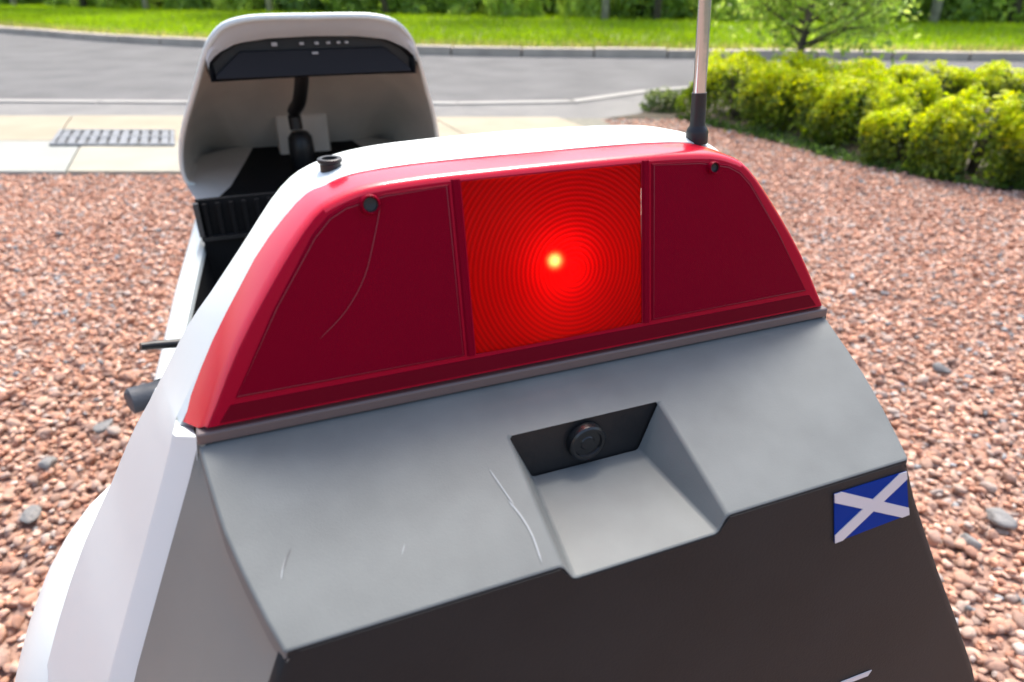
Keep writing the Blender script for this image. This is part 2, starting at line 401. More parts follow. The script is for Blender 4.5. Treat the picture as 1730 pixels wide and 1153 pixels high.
# a second, sparser layer thrown on top
ex = pts[rng.random(len(pts)) < 0.30] + rng.uniform(-0.009, 0.009, (1, 2))
N1 = len(pts); allp = np.concatenate([pts, ex])
size = rng.lognormal(math.log(0.0085), 0.27, len(allp)); size = np.clip(size, 0.0048, 0.017)
zz = np.where(np.arange(len(allp)) < N1, size * 0.25 + rng.uniform(0, 0.004, len(allp)), size * 0.4 + 0.008)
dist = np.hypot(allp[:, 0], allp[:, 1])
px = np.array([to_px((a, b, c)) for (a, b), c in zip(allp, zz)])
infr = (px[:, 0] > 4) & (px[:, 0] < 1726) & (px[:, 1] > 300) & (px[:, 1] < 1150)
# the C5 hides a wedge in the middle of the picture
vis = infr & ((px[:, 0] < np.interp(px[:, 1], [300, 560, 820, 1000, 1153], [290, 290, 180, 55, 25])) | (px[:, 0] > np.interp(px[:, 1], [300, 515, 780, 1153], [1330, 1400, 1555, 1660])))
order = np.argsort(np.where(vis & (np.arange(len(allp)) >= 0), dist / size, 1e9))[:300]
single = np.zeros(len(allp), bool); single[order] = True
cidx = rng.integers(0, len(STONE_COLS), len(allp)); grey = rng.random(len(allp)) < 0.035
COL = np.array(STONE_COLS)[cidx] * rng.uniform(0.95, 1.4, (len(allp), 1)); COL[grey] = np.array([0.28, 0.28, 0.28]) * rng.uniform(0.7, 1.5, (grey.sum(), 1))
nearm = dist < 1.2
def rot_mats(n, r):
    az = r.uniform(0, 2 * math.pi, n); t = r.uniform(-0.5, 0.5, n); u = r.uniform(-0.5, 0.5, n)
    ca, sa, ct, st, cu, su = np.cos(az), np.sin(az), np.cos(t), np.sin(t), np.cos(u), np.sin(u)
    Z = np.zeros((n, 3, 3)); Z[:, 0, 0] = ca; Z[:, 0, 1] = -sa; Z[:, 1, 0] = sa; Z[:, 1, 1] = ca; Z[:, 2, 2] = 1
    X = np.zeros((n, 3, 3)); X[:, 0, 0] = 1; X[:, 1, 1] = ct; X[:, 1, 2] = -st; X[:, 2, 1] = st; X[:, 2, 2] = ct
    Y = np.zeros((n, 3, 3)); Y[:, 1, 1] = 1; Y[:, 0, 0] = cu; Y[:, 0, 2] = su; Y[:, 2, 0] = -su; Y[:, 2, 2] = cu
    return Z @ X @ Y
def big_mesh(name, V, F, col_per_vert=None, smooth=True):
    me = bpy.data.meshes.new(name); nv, nf, k = len(V), len(F), F.shape[1]
    me.vertices.add(nv); me.vertices.foreach_set('co', V.astype(np.float32).ravel())
    me.loops.add(nf * k); me.loops.foreach_set('vertex_index', F.astype(np.int32).ravel())
    me.polygons.add(nf); me.polygons.foreach_set('loop_start', np.arange(0, nf * k, k, dtype=np.int32))
    me.update(calc_edges=True)
    if smooth: me.polygons.foreach_set('use_smooth', np.ones(nf, bool))
    if col_per_vert is not None:
        a = me.attributes.new('col', 'FLOAT_COLOR', 'POINT')
        a.data.foreach_set('color', np.concatenate([col_per_vert, np.ones((nv, 1))], 1).astype(np.float32).ravel())
    me.validate(); return me
VV, FF, CC, base = [], [], [], 0
for sub, sel in ((2, nearm & ~single), (1, ~nearm & ~single)):
    shp, F0 = stone_shapes(sub, 14, rng); shp = np.array(shp)
    idx = np.nonzero(sel)[0]; n = len(idx)
    Rm = rot_mats(n, rng); P = shp[rng.integers(0, 14, n)] * size[idx][:, None, None] * 1.18
    P = np.einsum('nij,nkj->nki', Rm, P); P[:, :, :2] += allp[idx][:, None, :]; P[:, :, 2] += zz[idx][:, None]
    nv = P.shape[1]
    VV.append(P.reshape(-1, 3)); FF.append((F0[None] + (np.arange(n) * nv)[:, None, None] + base).reshape(-1, 3)); CC.append(np.repeat(COL[idx], nv, 0)); base += n * nv
gm = big_mesh('gravel', np.concatenate(VV), np.concatenate(FF), np.concatenate(CC), smooth=False); gm.materials.append(M_stone)
gravel = obj('gravel', gm, gb); gravel['kind'] = 'stuff'
shp, F0 = stone_shapes(2, 12, rng); smesh = []
for P in shp:
    me = big_mesh('stone', P * 1.18, F0, smooth=False); me.materials.append(M_stone1); smesh.append(me)
for i in order:
    o = obj('stone', smesh[i % 12], gb); o.location = (*allp[i], zz[i]); s = size[i]; o.scale = (s, s, s)
    o.rotation_euler = (random.uniform(-.5, .5), random.uniform(-.5, .5), random.uniform(0, 6.28))
# a few bigger grey stones that stand out in the gravel
M_grey = mat('grey_stone', (0.17, 0.17, 0.165), rough=0.9, spec=0.15, col2=(0.28, 0.27, 0.26), vscale=40, bump=0.5, bscale=90)
def ground_px(x, y):
    u, v = (x - 865) / F_PX, -(y - 576.5) / F_PX; cp, sp = math.cos(PITCH), math.sin(PITCH)
    d = (u, cp + v * sp, -sp + v * cp); t = -CAM_H / d[2]; return (d[0] * t, d[1] * t)
for (qx, qy, s, lab) in [(180, 735, 0.026, 'pale grey stone on the red gravel, just left of the black handlebar grip'),
                         (88, 798, 0.021, 'blue grey stone on the gravel, left of the white rear wheel arch'),
                         (55, 885, 0.022, 'flat grey stone in the gravel near the left edge'),
                         (1590, 632, 0.021, 'grey stone on the gravel right of the grey rear panel'),
                         (1685, 888, 0.030, 'largest grey stone in the gravel, right of the blue flag sticker'),
                         (1640, 930, 0.022, 'grey brown stone below the largest grey stone in the right gravel')]:
    gx, gy = ground_px(qx, qy); me = big_mesh('grey_stone', stone_shapes(3, 1, rng)[0][0] * s, ico(3)[1]); me.materials.append(M_grey)
    o = obj('grey_stone', me); o.location = (gx, gy, s * 0.45 + 0.008); o.rotation_euler = (0.1, -0.1, random.uniform(0, 6)); tag(o, lab, 'stone', 'bigger grey stones in the gravel')

# ------------------------------------------------------------------ vegetation
def leaf_cloud(P, Nrm, size, col, r, aspect=0.5, fold=0.25):
    """one folded leaf (two triangles sharing the midrib) for each point"""
    n = len(P); a = r.normal(size=(n, 3)); a -= (a * Nrm).sum(1, keepdims=True) * Nrm; a /= np.linalg.norm(a, axis=1, keepdims=True) + 1e-9
    b = np.cross(Nrm, a); s = size[:, None]
    V = np.stack([P - a * s * 0.5, P + b * s * aspect * 0.5 + Nrm * s * fold * 0.4, P + a * s * 0.5, P - b * s * aspect * 0.5 + Nrm * s * fold * 0.4], 1).reshape(-1, 3)
    i = np.arange(n)[:, None] * 4
    F = np.concatenate([i + np.array([[0, 1, 2]]), i + np.array([[0, 2, 3]])], 0)
    return V, F, np.repeat(col, 4, 0)
def lump(P, s, seed):
    return np.array([noise.noise(Vector((p[0] * s + seed, p[1] * s, p[2] * s))) for p in P])
def shrub_mesh(name, rx, ry, h, n, lsize, cols_top, cols_low, r, seed=0, square=0.5, split=0.62, lumpy=0.10, lscale=7):
    """leaves in a rounded clipped-shrub volume standing on z=0"""
    d = r.normal(size=(n, 3)); d[:, 2] = np.abs(d[:, 2]) * 1.0 ; d /= np.linalg.norm(d, axis=1, keepdims=True)
    e = np.sign(d) * np.abs(d) ** square; nrm = d.copy()
    q = e / np.maximum(np.linalg.norm(e, axis=1, keepdims=True), 1e-6) * (0.5 + 0.5 * np.linalg.norm(np.sign(d) * np.abs(d) ** 0.8, axis=1, keepdims=True))
    q = e * 0.92
    rad = 1 - np.abs(r.normal(0, 0.13, n)); rad = np.clip(rad, 0.35, 1.03)
    lp = lump(q, lscale / 3, seed)
    q = q * (rad * (1 + lumpy * 2.2 * lp))[:, None]
    P = q * [rx, ry, h]
    P[:, 2] = np.maximum(P[:, 2], 0.015)
    nn = nrm + r.normal(0, 0.75, (n, 3)); nn /= np.linalg.norm(nn, axis=1, keepdims=True)
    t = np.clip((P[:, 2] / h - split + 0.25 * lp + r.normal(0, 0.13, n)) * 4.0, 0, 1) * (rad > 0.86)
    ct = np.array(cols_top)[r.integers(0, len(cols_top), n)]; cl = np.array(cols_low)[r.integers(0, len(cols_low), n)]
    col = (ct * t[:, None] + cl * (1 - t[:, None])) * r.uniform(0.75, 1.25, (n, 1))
    V, F, c = leaf_cloud(P, nn, r.uniform(0.7, 1.3, n) * lsize, col, r)
    me = big_mesh(name, V, F, c, smooth=False); me.materials.append(M_leaf); return me
def branch_mesh(name, specs, m):
    V, F = [], []
    for path, rad in specs:
        v, f = tube_geo(path, rad, 7); o = len(V); V += v; F += [tuple(i + o for i in q) for q in f]
    me = bpy.data.meshes.new(name); me.from_pydata([tuple(v) for v in V], [], F); me.shade_smooth(); me.materials.append(m); return me
def stems(h, sx, sy, n, r0=0.008):
    out = []
    for i in range(n):
        a = random.uniform(0, 6.28); q = random.uniform(0.2, 0.8); x, y = math.cos(a) * sx * q, math.sin(a) * sy * q
        out.append(([(x * .3, y * .3, -0.01), (x * .6, y * .6, h * .35), (x, y, h * .8)], [r0, r0 * .7, r0 * .3]))
    return out

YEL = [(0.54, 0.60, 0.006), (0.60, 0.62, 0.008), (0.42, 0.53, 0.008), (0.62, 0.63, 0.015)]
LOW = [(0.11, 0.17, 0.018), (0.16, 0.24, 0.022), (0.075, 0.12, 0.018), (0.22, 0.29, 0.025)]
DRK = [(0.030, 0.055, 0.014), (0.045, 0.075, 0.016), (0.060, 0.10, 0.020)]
def shrub(name, lab, cat, x, y, rx, ry, h, n, rz, group=None, lsize=0.030, top=YEL, low=LOW, split=0.48, square=0.50, seed=0, lumpy=0.10, z=0.0):
    e = empty(name, (x, y, z), rz); tag(e, lab, cat, group)
    obj('foliage', shrub_mesh('foliage', rx, ry, h, n, lsize, top, low, rng, seed, square, split, lumpy), e)
    obj('stem', branch_mesh('stem', stems(h, rx, ry, 14), M_bark), e)
    return e
GH = 'clipped yellow green hedge shrubs beside the gravel'
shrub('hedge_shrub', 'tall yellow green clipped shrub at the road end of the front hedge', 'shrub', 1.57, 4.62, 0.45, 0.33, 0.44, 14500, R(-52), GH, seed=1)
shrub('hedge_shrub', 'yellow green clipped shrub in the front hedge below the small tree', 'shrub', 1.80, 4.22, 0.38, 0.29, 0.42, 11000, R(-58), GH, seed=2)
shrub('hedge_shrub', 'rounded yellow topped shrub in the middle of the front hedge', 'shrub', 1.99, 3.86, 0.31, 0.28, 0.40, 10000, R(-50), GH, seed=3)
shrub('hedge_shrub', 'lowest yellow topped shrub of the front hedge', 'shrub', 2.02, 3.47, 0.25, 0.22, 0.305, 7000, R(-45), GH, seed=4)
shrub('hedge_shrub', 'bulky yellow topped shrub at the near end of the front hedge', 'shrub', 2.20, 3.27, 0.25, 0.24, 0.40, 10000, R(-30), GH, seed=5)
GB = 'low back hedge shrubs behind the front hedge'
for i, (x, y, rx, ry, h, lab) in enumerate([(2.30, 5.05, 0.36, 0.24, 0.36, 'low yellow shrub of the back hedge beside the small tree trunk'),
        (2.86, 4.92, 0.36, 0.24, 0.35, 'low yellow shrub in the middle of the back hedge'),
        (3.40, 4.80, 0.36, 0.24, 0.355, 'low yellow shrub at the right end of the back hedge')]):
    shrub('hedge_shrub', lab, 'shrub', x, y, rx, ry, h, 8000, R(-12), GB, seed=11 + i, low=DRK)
shrub('leafy_shrub', 'taller light green leafy shrub at the right edge of the picture', 'shrub', 2.40, 3.06, 0.16, 0.16, 0.62, 2400, 0.0, lsize=0.055,
      top=[(0.30, 0.42, 0.03), (0.38, 0.46, 0.04), (0.20, 0.32, 0.03)], low=[(0.06, 0.11, 0.02), (0.10, 0.17, 0.03)], seed=21, square=0.8, split=0.5, lumpy=0.2)
shrub('edge_plant', 'small soft pale green plant at the left end of the front hedge', 'plant', 1.10, 5.02, 0.17, 0.12, 0.17, 900, 0.0, lsize=0.032,
      top=[(0.17, 0.22, 0.06), (0.23, 0.27, 0.10)], low=[(0.12, 0.17, 0.05), (0.09, 0.13, 0.04)], seed=31, square=0.9, lumpy=0.25)
# weeds and soil under the hedge
soil = sheet('soil_bed', [(0.62, 4.705), (1.10, 4.72), (1.34, 4.36), (1.58, 3.89), (1.67, 3.64), (1.85, 3.37), (1.96, 3.23), (2.10, 3.10), (2.25, 3.0), (3.0, 2.77), (9, 2.62), (9, 6.3), (4, 6.3), (2.2, 6.2), (1.4, 5.8), (1.05, 5.3), (0.9, 4.9)], 0.012,
             mat('soil', (0.055, 0.042, 0.028), rough=0.95, col2=(0.10, 0.08, 0.05), vscale=20, bump=0.8, bscale=50)); tag(soil, 'dark planted soil bed under the hedges', kind='structure')
gw = []
for i in range(1500):
    y = random.uniform(2.95, 4.7); gw.append((hedge_x(y) + random.gauss(0.04, 0.035), y + 0.02, random.uniform(0.0, 0.05) * random.random()))
gw = np.array(gw); nn = rng.normal(size=gw.shape); nn /= np.linalg.norm(nn, axis=1, keepdims=True)
gw[:, 2] += 0.012
V, F, c = leaf_cloud(gw, nn, rng.uniform(0.015, 0.04, len(gw)), np.array([(0.09, 0.16, 0.03)]) * rng.uniform(0.6, 1.5, (len(gw), 1)), rng, aspect=0.4)
wd = big_mesh('weeds', V, F, c, smooth=False); wd.materials.append(M_leaf); o = obj('weeds', wd); tag(o, 'low green weeds along the foot of the front hedge', kind='stuff')

# small garden tree between the two hedge rows
def tree_skeleton(h, n, spread, r0, start=0.35, lean=(0, 0)):
    sp = [([(0, 0, -0.02), (lean[0] * .4, lean[1] * .4, h * .4), (lean[0], lean[1], h)], [r0, r0 * .75, r0 * .2])]; tips = []
    for i in range(n):
        t = random.uniform(start, 0.95); a = random.uniform(0, 6.28); L = spread * random.uniform(0.5, 1.0) * (1.25 - 0.6 * t)
        b = Vector((lean[0] * t, lean[1] * t, h * t)); m = b + Vector((math.cos(a) * L * .5, math.sin(a) * L * .5, L * .22)); e = b + Vector((math.cos(a) * L, math.sin(a) * L, L * .55))
        sp.append(([b, m, e], [r0 * .42 * (1.1 - t * .6), r0 * .28, r0 * .08])); tips += [b.lerp(m, .6), m, m.lerp(e, .5), e]
        for k in range(2):
            a2 = a + random.uniform(-1, 1); L2 = L * .5; e2 = m + Vector((math.cos(a2) * L2, math.sin(a2) * L2, L2 * random.uniform(-.1, .7)))
            sp.append(([m, (m + e2) / 2 + Vector((0, 0, .03)), e2], [r0 * .2, r0 * .13, r0 * .05])); tips += [(m + e2) / 2, e2]
    return sp, tips
def crown_mesh(name, tips, per, clump, lsize, cols, r):
    T = np.array([t[:] for t in tips]); n = len(T) * per
    P = np.repeat(T, per, 0) + r.normal(0, clump, (n, 3)); nn = r.normal(size=(n, 3)); nn[:, 2] += 0.6; nn /= np.linalg.norm(nn, axis=1, keepdims=True)
    shade = np.repeat(r.uniform(0.7, 1.3, (len(T), 1)), per, 0)
    col = np.array(cols)[r.integers(0, len(cols), n)] * shade * r.uniform(0.8, 1.2, (n, 1))
    V, F, c = leaf_cloud(P, nn, r.uniform(0.7, 1.3, n) * lsize, col, r)
    me = big_mesh(name, V, F, c, smooth=False); me.materials.append(M_leaf); return me
tr = empty('garden_tree', (1.93, 4.95, 0.0)); tag(tr, 'small leafy garden tree growing between the two hedge rows', 'tree')
sk, tips = tree_skeleton(1.75, 30, 0.55, 0.030, start=0.24, lean=(0.10, 0.05))
obj('trunk', branch_mesh('trunk', sk, M_bark), tr)
obj('crown', crown_mesh('crown', tips, 34, 0.085, 0.050, [(0.34, 0.48, 0.08), (0.44, 0.58, 0.11), (0.54, 0.64, 0.17), (0.22, 0.33, 0.06)], rng), tr)

# grass blades on the verge
def far_y(x): return interp(x, [p[0] for p in road_edge_far], [p[1] for p in road_edge_far])
G = []
while len(G) < 62000:
    x = random.uniform(-16, 12); y0 = far_y(x) + 0.16; y = y0 + (random.random() ** 1.35) * 8.5
    if abs(x) < 0.95 * y + 1.5: G.append((x, y, y - y0))
G = np.array(G); n = len(G)
hgt = rng.uniform(0.04, 0.10, n); az = rng.uniform(0, 6.28, n); ln = rng.normal(0, 0.35, (n, 2)) * hgt[:, None]; wd_ = 0.009 + 0.006 * rng.random(n)
bx, by = np.cos(az) * wd_, np.sin(az) * wd_
V = np.stack([np.stack([G[:, 0] - bx, G[:, 1] - by, np.full(n, 0.08)], 1), np.stack([G[:, 0] + bx, G[:, 1] + by, np.full(n, 0.08)], 1), np.stack([G[:, 0] + ln[:, 0], G[:, 1] + ln[:, 1], 0.08 + hgt], 1)], 1).reshape(-1, 3)
F = (np.arange(n)[:, None] * 3 + np.array([[0, 1, 2]]))
dry = np.clip(1 - G[:, 2] / 0.7 + rng.normal(0, .25, n), 0, 1)[:, None]
pat = np.array([noise.noise(Vector((a * 0.35, b * 0.35, 3))) for a, b, _ in G])[:, None]
c = np.array([[0.27, 0.40, 0.014]]) * (1 - dry) + np.array([[0.36, 0.33, 0.12]]) * dry; c = c * (1 + 0.45 * pat) * rng.uniform(0.75, 1.25, (n, 1))
gme = big_mesh('grass', V, F, np.repeat(c, 3, 0), smooth=False); gme.materials.append(M_grass); o = obj('grass', gme); tag(o, 'bright green grass blades on the verge', kind='stuff')

# wood beyond the verge: bushes and slender trees
bush_var = []
for i, cols in enumerate([([(0.24, 0.36, 0.05), (0.30, 0.42, 0.06)], [(0.20, 0.32, 0.06), (0.26, 0.38, 0.06)]), ([(0.46, 0.58, 0.08), (0.40, 0.52, 0.07)], [(0.32, 0.46, 0.08), (0.42, 0.54, 0.10)]), ([(0.16, 0.26, 0.06), (0.20, 0.31, 0.06)], [(0.12, 0.21, 0.05), (0.16, 0.26, 0.06)]), ([(0.56, 0.64, 0.10), (0.50, 0.58, 0.09)], [(0.44, 0.56, 0.10), (0.34, 0.46, 0.08)])]):
    bush_var.append((shrub_mesh('foliage', 0.95, 0.7, 1.0, 3000, 0.12, cols[0], cols[1], rng, 40 + i, 0.8, 0.45, 0.28, 6), branch_mesh('stem', stems(1.0, 0.8, 0.6, 10, 0.02), M_bark)))
bush_names = ['dark green', 'light green', 'deep green', 'yellow green']
k = 0
def edge_y(x): return interp(x, [-16, -14, -8, -0.8, 3.1, 7.7, 14], [21.5, 20.9, 17.8, 15.7, 14.2, 13.8, 13.5])
places = ['at the far left end of the wood edge', 'left of the white nose shell', 'just above the white nose shell', 'right of the nose shell', 'in the middle of the wood edge', 'left of the chrome mast', 'right of the chrome mast', 'behind the small garden tree', 'at the right end of the wood edge']
ORD = ['first', 'second', 'third', 'fourth', 'fifth', 'sixth', 'seventh', 'eighth', 'ninth', 'tenth', 'eleventh', 'twelfth', 'thirteenth', 'fourteenth', 'fifteenth', 'sixteenth', 'seventeenth', 'eighteenth', 'nineteenth', 'twentieth']
for rr in range(2):
    for i, x in enumerate(np.linspace(-14.6, 11.2, 20)):
        xx = x + random.uniform(-.3, .3) + rr * 0.6; yy = edge_y(xx) + 0.75 + rr * 1.9 + random.uniform(-.1, .5)
        v = [0, 1, 3, 0, 3, 2, 1, 0][(i * 3) % 8] if rr == 0 else [3, 1, 2, 3, 0][i % 5]
        s = random.uniform(0.85, 1.2) * (1.0 if rr == 0 else 1.6)
        e = empty('bush', (xx, yy, 0.09), random.uniform(0, 6.28)); e.scale = (s, s, s * random.uniform(0.9, 1.3))
        tag(e, f'{bush_names[v]} bush, {ORD[i]} from the left in the {"front" if rr == 0 else "rear"} row by the wood', 'bush', 'bushes along the wood edge')
        obj('foliage', bush_var[v][0], e); obj('stem', bush_var[v][1], e)
tree_var = []
for i in range(3):
    sk, tips = tree_skeleton(5.2, 20, 1.5, 0.085, start=0.28, lean=(random.uniform(-.3, .3), 0))
    tree_var.append((branch_mesh('trunk', sk, M_bark_pale if i != 1 else M_bark), crown_mesh('crown', tips, 26, 0.24, 0.13, [(0.09, 0.15, 0.025), (0.13, 0.20, 0.03), (0.06, 0.10, 0.02)], rng)))
tr_px = [30, 145, 250, 459, 655, 855, 1022, 1110, 1468, 1577, 1712]
tw = ['leftmost slender tree of the wood, at the left frame edge', 'slender tree second from the left in the wood', 'slender tree at the wood edge just left of the nose shell', 'pale trunk rising behind the left part of the nose shell', 'leaning pale trunk behind the right part of the nose shell', 'pale trunk at the wood edge right of the nose shell', 'slender trunk in the wood halfway between nose shell and mast', 'trunk in the wood just left of the chrome mast', 'slender trunk behind the right side of the small garden tree', 'pale trunk at the wood edge above the back hedge', 'rightmost trunk of the wood, above the right edge shrub']
for i, (q, lab) in enumerate(zip(tr_px, tw)):
    x, y = ground_px(q, 34 if q > 300 else 24); f = (edge_y(x) + 0.25) / y; x *= f; y *= f
    e = empty('wood_tree', (x, y, 0.09), random.uniform(0, 6.28)); tag(e, lab, 'tree', 'slender trees along the wood edge')
    if q == 655: e.rotation_euler = (0.0, R(-14), 0)
    s = random.uniform(0.85, 1.15); e.scale = (s, s, s)
    a, b = tree_var[i % 3]; obj('trunk', a, e); obj('crown', b, e)
# deep wood behind, one leafy mass
n = 17000
x = rng.uniform(-30, 30, n); y = rng.uniform(0, 1, n) ** 2 * 10; y = y + np.array([edge_y(a) for a in x]) + 3.5; z = rng.uniform(0.1, 5.5, n)
P = np.stack([x, y, z], 1); nn = rng.normal(size=(n, 3)); nn /= np.linalg.norm(nn, axis=1, keepdims=True)
pt = np.array([noise.noise(Vector((a * .5, b * .5, c_ * .6))) for a, b, c_ in P])[:, None]
V, F, c = leaf_cloud(P, nn, rng.uniform(0.25, 0.5, n), np.array([[0.34, 0.48, 0.09]]) * (1 + 1.2 * pt) * rng.uniform(.6, 1.4, (n, 1)), rng, aspect=.7)
dw = big_mesh('wood', V, F, np.clip(c, 0.005, 1), smooth=False); dw.materials.append(M_leaf); o = obj('wood', dw); tag(o, 'deep green wood behind the bushes', kind='stuff')

# ------------------------------------------------------------------ the three-wheeler (own frame: +Y ahead, Z up)
PSI = R(21.534)
car = empty('electric_tricycle', (0.02353, 0.26408, 0.0), PSI)
tag(car, 'white low electric tricycle with lit red tail lamp, parked on red gravel', 'tricycle')
KL = 0.0146 / 0.0768
def ly(z, off=0.0): return KL * (z - 0.7018) + off
def mirror(half):                                                    # half: list from centre (x=0) outwards -> left .. right
    return [(-p[0], *p[1:]) for p in half[::-1]] + [tuple(p) for p in half[1:]]

# ---- tail shell: rows of points running left-bottom -> top -> right-bottom
top_A = crom([(0, .7855), (.035, .7855), (.0685, .7845), (.088, .7812), (.103, .7712), (.1197, .7525), (.1407, .7226), (.1605, .6940)], 4)
low_A = [(.1630, .6938), (.1668, .684), (.1895, .632), (.216, .572), (.262, .455), (.288, .33), (.29, .20)]
top_B = crom([(0, .7888), (.039, .7881), (.0690, .7866), (.0890, .7826), (.1057, .7735), (.1282, .7482), (.1525, .7212), (.1745, .6905)], 4)
low_B = [(.1800, .6800), (.1900, .6545), (.2110, .6190), (.248, .558), (.292, .455), (.312, .33), (.315, .20)]
def prow(top, low, yoff, inset=0.0, ylow=None, dz=0.0):
    pr = []
    for i, (x, z) in enumerate(list(top) + list(low)):
        k = i - len(top)
        y = ly(max(z, .69), yoff) if (ylow is None or k < 0) else (ylow[min(k, len(ylow) - 1)] if hasattr(ylow, '__len__') else ylow)
        pr.append((max(x - inset, 0) if x > 0 else 0, y, z + dz - inset * 0.8))
    return mirror(pr)
inner_low = [(.1532, .6985), (.1556, .685), (.179, .632), (.2035, .574), (.245, .46), (.27, .33), (.272, .20)]
r_in = prow([(x - .004 if x else 0, z - .004) for x, z in top_A], inner_low, .0225, 0, ylow=0.0005)
r_A0 = prow(top_A, [(x - .0012, z) for x, z in low_A], .0195, 0, ylow=.0112)
r_A = prow([(x + .0015, z + .0012) for x, z in top_A], low_A, .0235, 0, ylow=.0135)
tm = [((a[0] + b[0]) / 2, (a[1] + b[1]) / 2 + .0012) for a, b in zip(top_A, top_B)]; lm = [((a[0] + b[0]) / 2, (a[1] + b[1]) / 2) for a, b in zip(low_A, low_B)]
NT = 21                                                              # points of the arch that keep their index
def resample(P, n):
    P = [np.array(p) for p in P]; L = [0.0]
    for a, b in zip(P[:-1], P[1:]): L.append(L[-1] + float(np.linalg.norm(b - a)))
    return [tuple(interp(L[-1] * i / (n - 1), L, [p[k] for p in P]) for k in range(3)) for i in range(n)]
def half3(top, low, yoff, ylow):
    return [(x, ly(z, yoff), z) for x, z in top] + [(x, ylow, z) for x, z in low]
BLOW = [(.1410, .0555, .7338), (.1532, .060, .7184), (.1665, .066, .6970), (.1792, .074, .6760), (.1898, .083, .6585), (.2016, .092, .6372), (.2128, .098, .6166), (.248, .102, .556), (.292, .104, .455), (.315, .105, .33), (.317, .105, .20)]
B_low = crom(BLOW, 3)
hA = half3([(x + .0015, z + .0012) for x, z in top_A], low_A, .0235, .0135)
hB = [(x, ly(z, .050), z) for x, z in top_B[:NT]] + [tuple(p) for p in B_low]
nA = len(hA)
hB = hB[:NT] + resample(hB[NT - 1:], 60)[1:]
hA2 = hA[:NT] + resample(hA[NT - 1:], 60)[1:]
hM = [((a[0] + b[0]) / 2 + (.0012 if i > NT else 0), (a[1] + b[1]) / 2, (a[2] + b[2]) / 2 + (.0012 if i < NT else 0)) for i, (a, b) in enumerate(zip(hA2, hB))]
def rim_in(h, inset_, dy): return [(max(p[0] - inset_, 0), p[1] + dy, p[2] - inset_ * .8) for p in h]
r_A2 = mirror(hA2); r_M = mirror(hM); r_B = mirror(hB)
r_C, r_D, r_E, r_F = [mirror(rim_in(hB, a, b)) for a, b in ((.0035, .010), (.011, .015), (.022, .014), (.028, 0))]
V, F = loft([r_in, r_A0, r_A]); V2, F2 = loft([r_A2, r_M, r_B, r_C, r_D, r_E, r_F]); F += [tuple(i + len(V) for i in f) for f in F2]; V += V2
tail = mk('tail_shell', V, F, M_white, car); tail.data.set_sharp_from_angle(angle=R(26))

# ---- grey rear panel (sloping desk) with the latch recess
PY = [0.03, 0.0, -0.0134, -0.0248, -0.035, -0.052, -0.068, -0.0795]
PW = [.1535, .1535, .1515, .1496, .1478, .1430, .1378, .1335]
def pz(y): return .6938 + (min(y, 0) + .0008) * .377
RX = .0362
V, F = [], []
for y, wv in zip(PY, PW):
    for x in (-wv, -RX, RX, wv): V.append((x, y, pz(y)))
nr = len(PY)
for j in range(nr - 1):
    for i in range(3):
        if i == 1 and j >= 3: continue
        F.append((j * 4 + i, j * 4 + i + 1, (j + 1) * 4 + i + 1, (j + 1) * 4 + i))
bl, br_ = len(V), len(V) + 1; V += [(-.0262, -.0272, .6622), (.0262, -.0272, .6622)]
fl, fr_ = len(V), len(V) + 1; V += [(-.0318, -.0805, .6572), (.0318, -.0805, .6572)]
tl, tr_ = 3 * 4 + 1, 3 * 4 + 2
F.append((fl, fr_, br_, bl))
F.append((tl, bl, fl, *[j * 4 + 1 for j in range(nr - 1, 3, -1)]))
F.append((tr_, *[j * 4 + 2 for j in range(4, nr)], fr_, br_))
# front drop: panel front edge rolls down into the dark back
e0 = len(V)
for x, z, y in ((-.1315, .6545, -.0775), (-.037, .6545, -.0775), (-.0318, .648, -.0805), (.0318, .648, -.0805), (.037, .6545, -.0775), (.1315, .6545, -.0775)): V.append((x, y, z))
L7 = (nr - 1) * 4
F += [(L7, L7 + 1, e0 + 1, e0), (L7 + 1, fl, e0 + 2, e0 + 1), (fl, fr_, e0 + 3, e0 + 2), (fr_, L7 + 2, e0 + 4, e0 + 3), (L7 + 2, L7 + 3, e0 + 5, e0 + 4)]
# short side skirt so the side edges are rounded
s0 = len(V)
for y, wv in zip(PY, PW): V.append((-wv - .0006, y + .0003, pz(y) - .0090))
s1 = len(V)
for y, wv in zip(PY, PW): V.append((wv + .0006, y + .0003, pz(y) - .0090))
for j in range(nr - 1):
    F.append((j * 4, (j + 1) * 4, s0 + j + 1, s0 + j)); F.append((j * 4 + 3, s1 + j, s1 + j + 1, (j + 1) * 4 + 3))
F.append((L7, e0, s0 + nr - 1)); F.append((L7 + 3, s1 + nr - 1, e0 + 5))
panel = mk('rear_panel', V, F, M_panel, car, mats=[M_panel, M_dark], bevel=0.0034, seg=4, angle=24)
for p in panel.data.polygons:
    if all(v >= L7 for v in p.vertices) and sum(1 for v in p.vertices if e0 <= v < e0 + 6) == 2: p.material_index = 1
# dark back wall of the recess with the latch button
V = [(-.041, -.0238, .6840), (.041, -.0238, .6840), (.031, -.0264, .6600), (-.031, -.0264, .6600)]
mk('recess_wall', V, [(0, 1, 2, 3)], M_black, panel, smooth=False)
bo = (-.0005, -.0268, .6738); bax = (0, -1, 0.0)
lathe('latch_button', [(0, .0016), (.0030, .0016), (.0034, .0012), (.0062, .0012), (.0066, .0022), (.0078, .0024), (.0087, .0018), (.0090, .0), (.0090, -.002)], bo, bax, mat('latch_black', (0.010, 0.010, 0.011), rough=0.25, spec=0.6), panel, n=32)

